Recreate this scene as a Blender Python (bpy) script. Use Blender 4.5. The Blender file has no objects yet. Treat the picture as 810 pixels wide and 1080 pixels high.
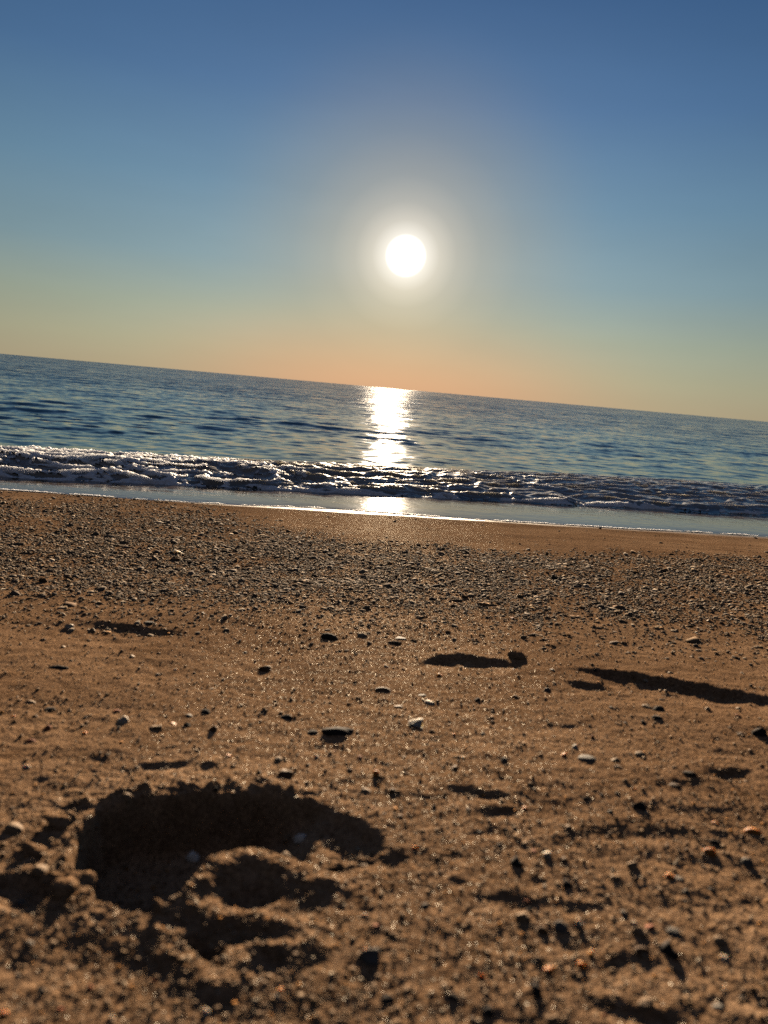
import bpy, math, random
import numpy as np
from mathutils import Matrix, Vector

random.seed(7)
RNG = np.random.default_rng(11)
sc = bpy.context.scene
COL = sc.collection
R = math.radians

# ------------------------------------------------------------------ camera
FPX = 811.0                       # focal length in photograph pixels (810 x 1080)
ZC = 0.88                         # eye height above the sea, metres
cam = bpy.data.cameras.new('camera')
cam_o = bpy.data.objects.new('camera', cam)
COL.objects.link(cam_o)
sc.camera = cam_o
cam.sensor_fit = 'VERTICAL'
cam.sensor_height = 36.0
cam.lens = 36.0 * FPX / 1080.0
cam.clip_start = 0.01
cam.clip_end = 60000.0
CAM_M = Matrix.Translation((0, 0, ZC)) @ Matrix.Rotation(R(90 - 9.15), 4, 'X') @ Matrix.Rotation(R(5.08), 4, 'Z')
cam_o.matrix_world = CAM_M
cam.dof.use_dof = True
cam.dof.focus_distance = 3.0
cam.dof.aperture_fstop = cam.lens * 1e-3 / 0.0045

def ray(px, py):
    d = CAM_M.to_3x3() @ Vector(((px - 405.0) / FPX, (540.0 - py) / FPX, -1.0))
    return d.normalized()

SUN_DIR = ray(428, 270)           # towards the sun
SUN_EL = math.asin(SUN_DIR.z)
SUN_AZ = math.atan2(SUN_DIR.x, SUN_DIR.y)

# ------------------------------------------------------------------ exposure, world, sun
sc.view_settings.view_transform = 'Standard'
sc.view_settings.look = 'None'
sc.view_settings.gamma = 1.0
sc.view_settings.use_curve_mapping = False
EXPOSURE = 2.4
sc.view_settings.exposure = EXPOSURE
GAIN = 2.0 ** EXPOSURE
sc.cycles.use_denoising = False
sc.cycles.max_bounces = 6
sc.cycles.diffuse_bounces = 0
sc.cycles.sample_clamp_indirect = 2.0
sc.cycles.sample_clamp_direct = 1.5

def lin(r, g, b):
    f = lambda c: (c / 12.92) if c <= 0.04045 else ((c + 0.055) / 1.055) ** 2.4
    return (f(r / 255), f(g / 255), f(b / 255), 1.0)

class NT:
    """small helper to wire shader nodes"""
    def __init__(self, tree):
        self.t = tree
    def n(self, kind, **kw):
        nd = self.t.nodes.new(kind)
        for k, v in kw.items():
            setattr(nd, k, v)
        return nd
    def link(self, a, b):
        self.t.links.new(a, b)
    def put(self, sock, v):
        if isinstance(v, bpy.types.NodeSocket):
            self.t.links.new(v, sock)
        else:
            sock.default_value = v
    def math(self, op, a, b=0.0, c=None, clamp=False):
        m = self.n('ShaderNodeMath', operation=op, use_clamp=clamp)
        self.put(m.inputs[0], a); self.put(m.inputs[1], b)
        if c is not None: self.put(m.inputs[2], c)
        return m.outputs[0]
    def vmath(self, op, a, b=None, out=0):
        m = self.n('ShaderNodeVectorMath', operation=op)
        self.put(m.inputs[0], a)
        if b is not None:
            self.put(m.inputs['Scale'] if op == 'SCALE' else m.inputs[1], b)
        return m.outputs[out]
    def ramp(self, fac, stops, interp='LINEAR'):
        r = self.n('ShaderNodeValToRGB')
        r.color_ramp.interpolation = interp
        el = r.color_ramp.elements
        el[0].position, el[0].color = stops[0]
        el[1].position, el[1].color = stops[-1]
        for p, c in stops[1:-1]:
            e = el.new(p); e.color = c
        self.put(r.inputs[0], fac)
        return r.outputs[0]
    def mix(self, fac, a, b, blend='MIX'):
        m = self.n('ShaderNodeMix', data_type='RGBA', blend_type=blend)
        self.put(m.inputs[0], fac); self.put(m.inputs[6], a); self.put(m.inputs[7], b)
        return m.outputs[2]
    def rng(self, v, a, b, c, d, smooth=False):
        m = self.n('ShaderNodeMapRange', interpolation_type='SMOOTHSTEP' if smooth else 'LINEAR')
        for i, x in enumerate((v, a, b, c, d)):
            self.put(m.inputs[i], x)
        return m.outputs[0]
    def noise(self, vec, scale, detail=3.0, rough=0.55, out='Fac', dist=0.0):
        m = self.n('ShaderNodeTexNoise')
        self.put(m.inputs['Vector'], vec)
        m.inputs['Scale'].default_value = scale
        m.inputs['Detail'].default_value = detail
        m.inputs['Roughness'].default_value = rough
        m.inputs['Distortion'].default_value = dist
        return m.outputs[out]
    def voro(self, vec, scale, out='Color', feature='F1', rand=1.0):
        m = self.n('ShaderNodeTexVoronoi', feature=feature)
        self.put(m.inputs['Vector'], vec)
        m.inputs['Scale'].default_value = scale
        m.inputs['Randomness'].default_value = rand
        return m.outputs[out]
    def sep(self, v):
        return self.n('ShaderNodeSeparateXYZ'), v

world = bpy.data.worlds.new('World')
sc.world = world
world.use_nodes = True
W = NT(world.node_tree)
world.node_tree.nodes.clear()
tc = W.n('ShaderNodeTexCoord')
dirv = W.vmath('NORMALIZE', tc.outputs['Generated'])
sx = W.n('ShaderNodeSeparateXYZ'); W.link(dirv, sx.inputs[0])
elev = W.math('MULTIPLY', W.math('ARCSINE', sx.outputs[2]), 180 / math.pi)
cosg = W.vmath('DOT_PRODUCT', dirv, tuple(SUN_DIR), out=1)
gam = W.math('MULTIPLY', W.math('ARCCOSINE', W.math('MINIMUM', cosg, 0.9999999)), 180 / math.pi)
# the clear evening sky by height above the horizon
SKY = [(-2, (188, 160, 120)), (0, (172, 162, 134)), (2.0, (166, 166, 140)), (4.5, (152, 163, 147)), (8, (125, 151, 160)),
       (13, (100, 134, 158)), (19, (74, 109, 149)), (26, (51, 86, 130)), (40, (48, 80, 124)), (90, (40, 66, 104))]
base = W.ramp(W.rng(elev, -2.0, 90.0, 0.0, 1.0), [((e + 2) / 92, lin(*c)) for e, c in SKY])
# away from the sun the unseen sky is tinted warm grey, to warm the shade
base = W.mix(W.rng(gam, 45.0, 95.0, 0.0, 0.9, True), base, lin(80, 74, 74))
# dusty orange glow low down below the sun, tan veil round it, bright aureole close in
az_off = W.math('ABSOLUTE', W.math('SUBTRACT', W.math('MULTIPLY', W.math('ARCTAN2', sx.outputs[0], sx.outputs[1]), 180 / math.pi), math.degrees(SUN_AZ)))
low = W.math('MULTIPLY', W.rng(elev, 0.0, 6.5, 1.0, 0.0, True), W.rng(az_off, 0.0, 21.0, 1.0, 0.0, True))
base = W.mix(W.math('MULTIPLY', low, 1.0), base, lin(189, 148, 122))
veil = W.rng(gam, 1.5, 15.0, 1.0, 0.0, True)
base = W.mix(W.math('MULTIPLY', veil, 0.52), base, lin(158, 147, 122))
base = W.vmath('SCALE', base, W.rng(gam, 10.0, 36.0, 1.0, 0.80, True))
hz = W.noise(W.vmath('MULTIPLY', dirv, (1.6, 1.6, 7.0)), 1.5, 4, 0.55)
base = W.vmath('SCALE', base, W.rng(hz, 0.3, 0.7, 0.955, 1.045))      # thin uneven haze
aur = W.ramp(W.rng(gam, 0.0, 8.0, 0.0, 1.0),
             [(0.0, (9, 8.4, 7.2, 1)), (0.135, (5, 4.5, 3.8, 1)), (0.156, (1.3, 1.2, 1.06, 1)), (0.185, (0.60, 0.52, 0.44, 1)), (0.30, (0.32, 0.255, 0.19, 1)),
              (0.45, (0.14, 0.103, 0.068, 1)), (0.66, (0.042, 0.028, 0.015, 1)), (1.0, (0, 0, 0, 1))])
graded = W.vmath('ADD', base, aur)
graded = W.vmath('SCALE', graded, 1.0 / GAIN)
sky = W.n('ShaderNodeTexSky', sky_type='NISHITA', sun_disc=False)
sky.sun_elevation = SUN_EL
sky.sun_rotation = SUN_AZ
sky.altitude = 0
sky.air_density, sky.dust_density, sky.ozone_density = 1.5, 1.0, 6.0
bg1 = W.n('ShaderNodeBackground'); W.link(W.vmath('SCALE', sky.outputs[0], 0.04), bg1.inputs[0]); bg1.inputs[1].default_value = 0.05
bg2 = W.n('ShaderNodeBackground'); W.link(graded, bg2.inputs[0]); bg2.inputs[1].default_value = 0.97
add = W.n('ShaderNodeAddShader'); W.link(bg1.outputs[0], add.inputs[0]); W.link(bg2.outputs[0], add.inputs[1])
wo = W.n('ShaderNodeOutputWorld'); W.link(add.outputs[0], wo.inputs[0])

sun = bpy.data.lights.new('sun', 'SUN')
sun.energy = 5.0
sun.angle = R(0.6)
sun.color = (1.0, 0.78, 0.54)
sun_o = bpy.data.objects.new('sun', sun)
COL.objects.link(sun_o)
sun_o.rotation_euler = SUN_DIR.to_track_quat('Z', 'Y').to_euler()
sun_o.location = (0, -5, 8)

# ------------------------------------------------------------------ numpy tools
def sstep(x, a, b):
    t = np.clip((x - a) / (b - a), 0, 1)
    return t * t * (3 - 2 * t)

def perlin(x, y, seed=0):
    xi = np.floor(x).astype(np.int64); yi = np.floor(y).astype(np.int64)
    xf = x - xi; yf = y - yi
    def g(ix, iy, dx, dy):
        h = (ix * 374761393 + iy * 668265263 + seed * 974634777) & 0xFFFFFFFF
        h = ((h ^ (h >> 13)) * 1274126177) & 0xFFFFFFFF
        h = (h ^ (h >> 16)) & 0xFFFF
        a = h * (2 * np.pi / 65536.0)
        return np.cos(a) * dx + np.sin(a) * dy
    u = xf * xf * xf * (xf * (xf * 6 - 15) + 10); v = yf * yf * yf * (yf * (yf * 6 - 15) + 10)
    n00 = g(xi, yi, xf, yf); n10 = g(xi + 1, yi, xf - 1, yf)
    n01 = g(xi, yi + 1, xf, yf - 1); n11 = g(xi + 1, yi + 1, xf - 1, yf - 1)
    a = n00 + u * (n10 - n00); b = n01 + u * (n11 - n01)
    return (a + v * (b - a)) * 1.4

def grid_mesh(name, X, Y, Z, mat, attrs=None, face_mask=None):
    nr, nc = X.shape
    co = np.stack([X, Y, Z], -1).reshape(-1, 3)
    idx = np.arange(nr * nc).reshape(nr, nc)
    f = np.stack([idx[:-1, :-1], idx[:-1, 1:], idx[1:, 1:], idx[1:, :-1]], -1).reshape(-1, 4)
    if face_mask is not None:
        f = f[face_mask.reshape(-1)]
        used = np.zeros(len(co), bool); used[f.reshape(-1)] = True
        remap = np.cumsum(used) - 1
        co = co[used]; f = remap[f]
        if attrs: attrs = {k: v.reshape(-1)[used] for k, v in attrs.items()}
    return raw_mesh(name, co, f, mat, attrs)

def raw_mesh(name, co, f, mat, attrs=None, colors=None, smooth=True, link=True):
    me = bpy.data.meshes.new(name)
    me.vertices.add(len(co)); me.vertices.foreach_set('co', np.ascontiguousarray(co, np.float32).reshape(-1))
    k = f.shape[1]
    me.loops.add(f.size); me.loops.foreach_set('vertex_index', np.ascontiguousarray(f, np.int32).reshape(-1))
    me.polygons.add(len(f))
    me.polygons.foreach_set('loop_start', np.arange(0, f.size, k, dtype=np.int32))
    me.polygons.foreach_set('loop_total', np.full(len(f), k, np.int32))
    me.polygons.foreach_set('use_smooth', np.full(len(f), smooth))
    me.update(calc_edges=True)
    if attrs:
        for n, v in attrs.items():
            a = me.attributes.new(n, 'FLOAT', 'POINT')
            a.data.foreach_set('value', np.ascontiguousarray(v, np.float32).reshape(-1))
    if colors is not None:
        a = me.attributes.new('tint', 'FLOAT_COLOR', 'POINT')
        a.data.foreach_set('color', np.ascontiguousarray(colors, np.float32).reshape(-1))
    if mat: me.materials.append(mat)
    if not link: return me
    o = bpy.data.objects.new(name, me)
    COL.objects.link(o)
    return o

def tag(o, label=None, cat=None, group=None, kind=None):
    if label: o['label'] = label
    if cat: o['category'] = cat
    if group: o['group'] = group
    if kind: o['kind'] = kind
    return o

# ------------------------------------------------------------------ the lie of the beach
SHORE = R(19.0)
NX, NY = -math.sin(SHORE), math.cos(SHORE)          # seaward
QS = np.array([-60, -2, 0.0, 0.7, 4.95, 5.3, 6.9, 9.0, 20, 9000.0])
ZS = np.array([2.2, 0.75, 0.572, 0.495, 0.030, 0.017, -0.02, -0.25, -1.2, -2.0])
def prof(q):
    # smoothed piecewise profile
    s = np.zeros_like(q, dtype=float)
    for k, w in ((-0.25, 1), (-0.12, 2), (0.0, 3), (0.12, 2), (0.25, 1)):
        s = s + w * np.interp(q + k, QS, ZS)
    s = s / 9.0
    return s

def beach_q(x, y):
    """distance down the beach; the waterline runs at a slant to the waves"""
    q = NX * x + NY * y; s = x * NY - y * NX
    return q + 0.175 * np.clip(s - 0.4, -6, 7) * sstep(q, 1.5, 4.4)

def base_z(x, y):
    z = prof(beach_q(x, y))
    # the sand tips down towards the viewer close by
    z = z - 0.03 * np.clip(0.60 - y, 0, 0.5)
    return z

def P(px, py):
    """photograph pixels -> x, y on the undisturbed beach"""
    px = np.atleast_1d(np.asarray(px, float)); py = np.atleast_1d(np.asarray(py, float))
    M = np.array(CAM_M.to_3x3())
    d = np.stack([(px - 405) / FPX, (540 - py) / FPX, -np.ones_like(px)], -1) @ M.T
    t0 = np.full(len(px), 0.05); t1 = np.full(len(px), 14.0)
    for s in range(220):                                  # first crossing, coarse then fine
        t = 0.05 * (14.0 / 0.05) ** (s / 219)
        hit = (ZC + d[:, 2] * t < base_z(d[:, 0] * t, d[:, 1] * t)) & (t1 == 14.0)
        t1 = np.where(hit, t, t1)
        t0 = np.where(t1 == 14.0, t, t0)
    for _ in range(30):
        tm = (t0 + t1) / 2
        below = ZC + d[:, 2] * tm < base_z(d[:, 0] * tm, d[:, 1] * tm)
        t1 = np.where(below, tm, t1); t0 = np.where(below, t0, tm)
    return np.stack([d[:, 0] * t1, d[:, 1] * t1], -1), t1

def poly_sdf(X, Y, pts):
    d2 = np.full(X.shape, 1e9); inside = np.zeros(X.shape, bool)
    n = len(pts)
    for i in range(n):
        ax, ay = pts[i]; bx, by = pts[(i + 1) % n]
        ex, ey = bx - ax, by - ay
        wx, wy = X - ax, Y - ay
        t = np.clip((wx * ex + wy * ey) / (ex * ex + ey * ey + 1e-12), 0, 1)
        d2 = np.minimum(d2, (wx - t * ex) ** 2 + (wy - t * ey) ** 2)
        c = ((ay <= Y) & (by > Y)) | ((by <= Y) & (ay > Y))
        with np.errstate(divide='ignore', invalid='ignore'):
            xs = ax + (Y - ay) * ex / (ey if ey != 0 else 1e-12)
        inside ^= c & (X < xs)
    d = np.sqrt(d2)
    return np.where(inside, -d, d)

def line_dist(X, Y, pts):
    """distance, position along (0..1) and signed side (positive = towards the viewer) of a polyline"""
    best = np.full(X.shape, 1e9); par = np.zeros(X.shape); sgn = np.zeros(X.shape)
    L = [math.hypot(pts[i + 1][0] - pts[i][0], pts[i + 1][1] - pts[i][1]) for i in range(len(pts) - 1)]
    T = sum(L); acc = 0
    for i in range(len(pts) - 1):
        ax, ay = pts[i]; bx, by = pts[i + 1]
        ex, ey = bx - ax, by - ay
        wx, wy = X - ax, Y - ay
        t = np.clip((wx * ex + wy * ey) / (ex * ex + ey * ey + 1e-12), 0, 1)
        d = np.hypot(wx - t * ex, wy - t * ey)
        m = d < best
        best = np.where(m, d, best); par = np.where(m, (acc + t * L[i]) / T, par)
        side = -(ex * wy - ey * wx)
        if ex < 0: side = -side
        sgn = np.where(m, np.sign(side), sgn)
        acc += L[i]
    return best, par, sgn

# ------------------------------------------------------------------ beach grid (finer where it is near)
DT = 0.00135
t_in = np.arange(-0.66, 0.66 + 1e-6, DT)
w_out = np.concatenate([0.03 * 1.22 ** np.arange(0, 38)])
NC_in = len(t_in)
def fan(ys):
    X = ys[:, None] * t_in[None, :]
    Lx = X[:, :1] - w_out[::-1][None, :]
    Rx = X[:, -1:] + w_out[None, :]
    X = np.concatenate([Lx, X, Rx], 1)
    return X, np.repeat(ys[:, None], X.shape[1], 1)

ys = [0.16]
while ys[-1] < 16:
    y = ys[-1]
    h = 1.25 * y * y / (0.32 * FPX)
    cap = 0.013 if y < 7.5 else 0.08
    ys.append(y + min(max(0.0011, h), cap))
ys = np.array(ys)
back = -np.concatenate([[0.0], 0.03 * 1.3 ** np.arange(0, 27)])[::-1][:-1] + 0.16
Xf, Yf = fan(ys)
Xb = np.repeat(Xf[:1], len(back), 0); Yb = np.repeat(back[:, None], Xf.shape[1], 1)
BX = np.concatenate([Xb, Xf]); BY = np.concatenate([Yb, Yf])
BQ = beach_q(BX, BY)
BZ = base_z(BX, BY)

# broad unevenness of the sand, then crumbs; the swash zone is smooth
dry = 1 - sstep(BQ, 4.0, 4.9)
fine = sstep(BY, -0.5, 0.1)
BZ += dry * (0.010 * perlin(BX * 1.7, BY * 1.7, 1) + 0.0032 * perlin(BX * 6, BY * 6, 2))
near = dry * fine
BZ += near * 0.0016 * perlin(BX * 22 + 0.3 * perlin(BX * 9, BY * 9, 5), BY * 30, 3)
BZ += near * (1 - sstep(BY, 2.5, 4)) * 0.0010 * perlin(BX * 75, BY * 75, 4)
BZ += near * (1 - sstep(BY, 1.2, 2.4)) * 0.00055 * perlin(BX * 210, BY * 210, 6)
BZ += near * (1 - sstep(BY, 0.8, 1.4)) * 0.00030 * perlin(BX * 480, BY * 480, 9)
# scattered pits and crumbs
cr = perlin(BX * 42, BY * 42, 8)
BZ += near * (1 - sstep(BY, 1.8, 3)) * (0.0045 * np.clip(cr - 0.52, 0, 1) - 0.006 * np.clip(-cr - 0.55, 0, 1))
# faint wind ripples lying along the shore
rp = perlin(BX * 2.2, BY * 15, 12) * 0.5 + perlin(BX * 5, BY * 32, 13) * 0.5
BZ += near * (1 - sstep(BY, 1.6, 2.6)) * 0.0013 * np.sign(rp) * np.abs(rp) ** 0.7 * sstep(np.abs(rp), 0.05, 0.4)

def sub(y0, y1, x0, x1):
    m = (BY > y0) & (BY < y1) & (BX > x0) & (BX < x1)
    return m

def pts(*a):
    return [tuple(p) for p in P([q[0] for q in a], [q[1] for q in a])[0]]

def scarp(px_pts, depth, length, soft=0.006, rag=0.006, seed=0, lip=0.25):
    """a foot's edge pressed into the sand: steep far wall, floor rising gently towards the viewer"""
    p = pts(*px_pts); a = np.array(p)
    m = sub(a[:, 1].min() - length * 2, a[:, 1].max() + length, a[:, 0].min() - length * 1.5, a[:, 0].max() + length * 1.5)
    x, y = BX[m], BY[m]
    x2 = x + rag * perlin(x * 40, y * 40, seed); y2 = y + rag * 0.8 * perlin(x * 38, y * 38, seed + 1) + rag * 0.6 * perlin(x * 110, y * 110, seed + 5)
    d, s, sg = line_dist(x2, y2, p)
    t = d * sg
    taper = sstep(s, 0, 0.34) * (1 - sstep(s, 0.62, 1.0)) * np.clip(1 + 0.35 * perlin(x * 28, y * 28, seed + 6), 0, 2)
    taper = np.where((s <= 0) | (s >= 1), 0, taper)
    f = sstep(t, -soft, soft) * (1 - sstep(t, soft * 2, length))
    depth = depth * 0.42; BZ[m] -= depth * taper * f
    BZ[m] += depth * lip * taper * np.exp(-((t + soft * 2.2) / (soft * 2.2)) ** 2)

def ridge(px_pts, h, w, lump=0.5, seed=0):
    p = pts(*px_pts); a = np.array(p)
    m = sub(a[:, 1].min() - w * 4, a[:, 1].max() + w * 4, a[:, 0].min() - w * 4, a[:, 0].max() + w * 4)
    x, y = BX[m], BY[m]
    x2 = x + w * 0.5 * perlin(x * 70, y * 70, seed); y2 = y + w * 0.5 * perlin(x * 60, y * 60, seed + 1)
    d, s, sg = line_dist(x2, y2, p)
    e = np.minimum(s, 1 - s)
    prof_ = np.exp(-(d / w) ** 2) * sstep(e, -0.02, 0.15)
    BZ[m] += 0.6 * h * prof_ * (1 + lump * perlin(x * 90, y * 90, seed + 2) + lump * 0.6 * perlin(x * 190, y * 190, seed + 3))

def pit(px_pts, depth, soft, rag, seed, tilt=None, floor_rough=0.0015):
    p = pts(*px_pts); a = np.array(p)
    m = sub(a[:, 1].min() - 0.05, a[:, 1].max() + 0.05, a[:, 0].min() - 0.05, a[:, 0].max() + 0.05)
    x, y = BX[m], BY[m]
    x2 = x + rag * (perlin(x * 55, y * 55, seed) + 0.5 * perlin(x * 130, y * 130, seed + 3))
    y2 = y + rag * (perlin(x * 50, y * 50, seed + 1) + 0.5 * perlin(x * 120, y * 120, seed + 4))
    d = poly_sdf(x2, y2, p)
    D = depth
    if tilt:
        x0, x1, k0, k1 = tilt
        D = depth * (k0 + (k1 - k0) * sstep(x, x0, x1))
    f = sstep(-d, -soft * 0.3, soft)
    BZ[m] -= D * f + f * floor_rough * perlin(x * 80, y * 80, seed + 2)
    return p

# the footprint close by
foot_px = [(74, 905), (84, 874), (106, 852), (150, 842), (215, 837), (285, 841), (335, 850), (368, 862), (398, 878), (410, 894),
           (396, 908), (366, 916), (335, 918), (312, 910), (285, 900), (250, 898), (220, 908), (202, 930), (190, 950), (160, 962), (128, 958), (104, 945)]
fp = pts(*foot_px)
xl = fp[0][0]; xr = fp[9][0]
m = sub(0.35, 0.85, -0.42, 0.12)
x, y = BX[m], BY[m]
d = poly_sdf(x, y, fp)
rim = np.exp(-((d - 0.012) / 0.018) ** 2)
left = 1 - sstep(x, xl + 0.10, xr - 0.02)
lum = perlin(x * 58, y * 58, 21) + 0.6 * perlin(x * 120, y * 120, 22)
nearside = 0.3 + 0.7 * sstep(y, np.interp(x, [-0.3, -0.1], [0.57, 0.60]) - 0.02, np.interp(x, [-0.3, -0.1], [0.57, 0.60]) + 0.02)
BZ[m] += nearside * rim * (0.0020 + 0.0050 * np.clip(lum, 0, 1) * left)
BZ[m] += np.exp(-(np.clip(d, 0, 1) / 0.045) ** 2) * (d > 0) * left * nearside * 0.0045 * np.clip(lum - 0.05, -0.3, 1)
pit(foot_px, 0.050, 0.010, 0.0022, 31, tilt=(xl + 0.12, xr - 0.05, 1.0, 0.15))
# heel: raised horseshoe with a hollow inside, ridges and a loop below it
ridge([(190, 966), (197, 938), (222, 916), (258, 907), (292, 912), (325, 930), (372, 940)], 0.013, 0.017, 0.16, 41)
pit([(224, 934), (248, 922), (286, 925), (302, 941), (280, 956), (230, 955)], 0.008, 0.012, 0.002, 51)
ridge([(146, 950), (176, 958), (205, 962), (250, 968), (300, 974), (350, 984)], 0.008, 0.011, 0.22, 61)
scarp([(222, 971), (262, 976), (300, 981), (342, 989)], 0.008, 0.025, 0.004, 0.002, 71, 0.0)
ridge([(166, 962), (172, 985), (184, 1010), (212, 1032), (240, 1034), (258, 1008), (296, 998), (360, 1000)], 0.0085, 0.012, 0.18, 81)
pit([(188, 988), (208, 984), (236, 998), (230, 1018), (208, 1012)], 0.009, 0.010, 0.002, 91)
scarp([(260, 1004), (290, 1006), (318, 1010)], 0.010, 0.03, 0.004, 0.002, 93, 0.1)
# heaped sand at the lower left, its near side out of the sun
ridge([(-60, 952), (20, 950), (70, 944), (120, 956), (165, 972)], 0.004, 0.022, 0.35, 101)
ridge([(-40, 975), (60, 985), (150, 1000)], 0.001, 0.040, 0.3, 105)
pit([(-8, 922), (36, 918), (62, 930), (58, 958), (20, 964), (-12, 950)], 0.009, 0.012, 0.004, 111)
scarp([(362, 906), (392, 900), (428, 903), (446, 912)], 0.006, 0.04, 0.004, 0.004, 115, 0.3)
# older prints and cracks further off
scarp([(438, 703), (455, 695), (480, 692), (515, 698), (548, 703), (566, 707)], 0.020, 0.13, 0.006, 0.006, 121)
scarp([(592, 706), (630, 707), (670, 713), (715, 721), (760, 729), (800, 737), (860, 745)], 0.030, 0.16, 0.007, 0.008, 131)
scarp([(596, 720), (620, 723), (655, 724)], 0.012, 0.05, 0.005, 0.004, 135)
scarp([(640, 735), (662, 735), (680, 731)], 0.006, 0.04, 0.004, 0.004, 137)
scarp([(60, 658), (110, 656), (160, 662), (220, 672)], 0.016, 0.20, 0.01, 0.010, 141)
scarp([(136, 803), (160, 803), (190, 801), (215, 798)], 0.009, 0.030, 0.003, 0.003, 151)
scarp([(205, 806), (218, 804), (232, 803)], 0.007, 0.02, 0.003, 0.003, 153)
scarp([(468, 831), (492, 835), (515, 840), (540, 841)], 0.007, 0.018, 0.003, 0.002, 161)
scarp([(492, 857), (520, 857), (548, 852)], 0.007, 0.018, 0.003, 0.002, 163)
scarp([(738, 818), (760, 820), (796, 816)], 0.010, 0.03, 0.003, 0.002, 171)
scarp([(560, 880), (620, 878), (690, 876), (735, 874)], 0.002, 0.02, 0.003, 0.004, 181)
scarp([(470, 945), (530, 947), (580, 952), (680, 954)], 0.0035, 0.025, 0.003, 0.005, 183)
scarp([(690, 956), (740, 952), (810, 950)], 0.002, 0.02, 0.003, 0.004, 185)
scarp([(612, 1022), (650, 1012), (690, 1000)], 0.006, 0.02, 0.003, 0.003, 191)
scarp([(605, 1050), (650, 1060), (700, 1068), (745, 1068)], 0.008, 0.02, 0.003, 0.003, 193)
scarp([(430, 905), (480, 900), (540, 902)], 0.002, 0.03, 0.004, 0.004, 195)
scarp([(0, 655), (40, 656), (80, 658)], 0.006, 0.06, 0.006, 0.006, 197)

# shingle strip sits on a slightly rougher bed
def band(px, py):
    """how much the shingle covers the sand at a pixel of the photograph"""
    top = np.interp(px, [-400, 0, 120, 230, 300, 405, 520, 650, 810, 1200], [505, 517, 523, 535, 556, 570, 577, 581, 586, 600])
    bot = np.interp(px, [-400, 0, 150, 300, 420, 560, 700, 810, 1200], [612, 622, 628, 634, 642, 645, 650, 655, 668])
    return top, bot

wet = sstep(BQ + 0.05 * perlin(BX * 1.5, BY * 1.5, 15), 5.08, 5.28)

# ------------------------------------------------------------------ materials
def new_mat(name):
    m = bpy.data.materials.new(name); m.use_nodes = True
    m.node_tree.nodes.clear()
    return m, NT(m.node_tree)

def out(T, sh):
    o = T.n('ShaderNodeOutputMaterial'); T.link(sh, o.inputs[0])

def principled(T, **kw):
    b = T.n('ShaderNodeBsdfPrincipled')
    for k, v in kw.items():
        T.put(b.inputs[k.replace('_', ' ')], v)
    return b

# sand
M_SAND, T = new_mat('damp_sand')
pos = T.n('ShaderNodeTexCoord').outputs['Object']
wetA = T.n('ShaderNodeAttribute', attribute_name='wet').outputs['Fac']
cell = T.voro(pos, 620)
cs = T.n('ShaderNodeSeparateColor'); T.link(cell, cs.inputs[0])
big = T.noise(pos, 2.5, 4)
mid = T.noise(pos, 38, 5, 0.6)
c = T.mix(T.rng(big, 0.35, 0.65, 0, 1), (0.208, 0.132, 0.082, 1), (0.312, 0.206, 0.130, 1))
c = T.mix(T.rng(mid, 0.35, 0.7, 0, 0.55), c, (0.140, 0.082, 0.043, 1))
gr = T.ramp(cs.outputs[0], [(0, (0.35, 0.28, 0.22, 1)), (0.25, (0.75, 0.70, 0.66, 1)), (0.6, (1.0, 1.0, 1.0, 1)), (0.9, (1.25, 1.2, 1.1, 1)), (1.0, (1.9, 1.8, 1.6, 1))])
c = T.mix(0.85, c, gr, 'MULTIPLY')
c = T.mix(T.math('MULTIPLY', wetA, 0.9), c, (0.060, 0.042, 0.029, 1))
h1 = T.voro(pos, 620, 'Distance')
h2 = T.noise(pos, 240, 3, 0.6)
hh = T.math('ADD', T.math('MULTIPLY', h1, -0.0007), T.math('MULTIPLY', h2, 0.0022))
bp = T.n('ShaderNodeBump'); bp.inputs['Distance'].default_value = 1.0
T.put(bp.inputs['Strength'], T.math('SUBTRACT', 0.85, T.math('MULTIPLY', wetA, 0.82)))
T.link(hh, bp.inputs['Height'])
dif = T.n('ShaderNodeBsdfDiffuse'); dif.inputs['Roughness'].default_value = 0.6; T.link(c, dif.inputs['Color']); T.link(bp.outputs[0], dif.inputs['Normal'])
pb_ = principled(T, Base_Color=c, Roughness=T.rng(wetA, 0, 1, 0.72, 0.10), Normal=bp.outputs[0], Specular_IOR_Level=T.rng(wetA, 0, 1, 0.10, 0.5))
pb = T.n('ShaderNodeMixShader'); T.link(wetA, pb.inputs[0]); T.link(dif.outputs[0], pb.inputs[1]); T.link(pb_.outputs[0], pb.inputs[2])
# single bright facets of quartz grains
geo = T.n('ShaderNodeNewGeometry')
cellg = T.voro(pos, 1500)
cg = T.n('ShaderNodeSeparateColor'); T.link(cellg, cg.inputs[0])
off = T.vmath('SCALE', T.vmath('SUBTRACT', cellg, (0.5, 0.5, 0.5)), 1.3)
nn = T.vmath('NORMALIZE', T.vmath('ADD', geo.outputs['Normal'], off))
gl = T.n('ShaderNodeBsdfGlossy'); gl.inputs['Roughness'].default_value = 0.3; gl.inputs['Color'].default_value = (0.9, 0.85, 0.75, 1)
T.link(nn, gl.inputs['Normal'])
pick = T.math('MULTIPLY', T.math('GREATER_THAN', cg.outputs[2], 0.93), T.math('SUBTRACT', 0.013, T.math('MULTIPLY', wetA, 0.013)))
ms = T.n('ShaderNodeMixShader'); T.link(pick, ms.inputs[0]); T.link(pb.outputs[0], ms.inputs[1]); T.link(gl.outputs[0], ms.inputs[2])
out(T, ms.outputs[0])

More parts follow.
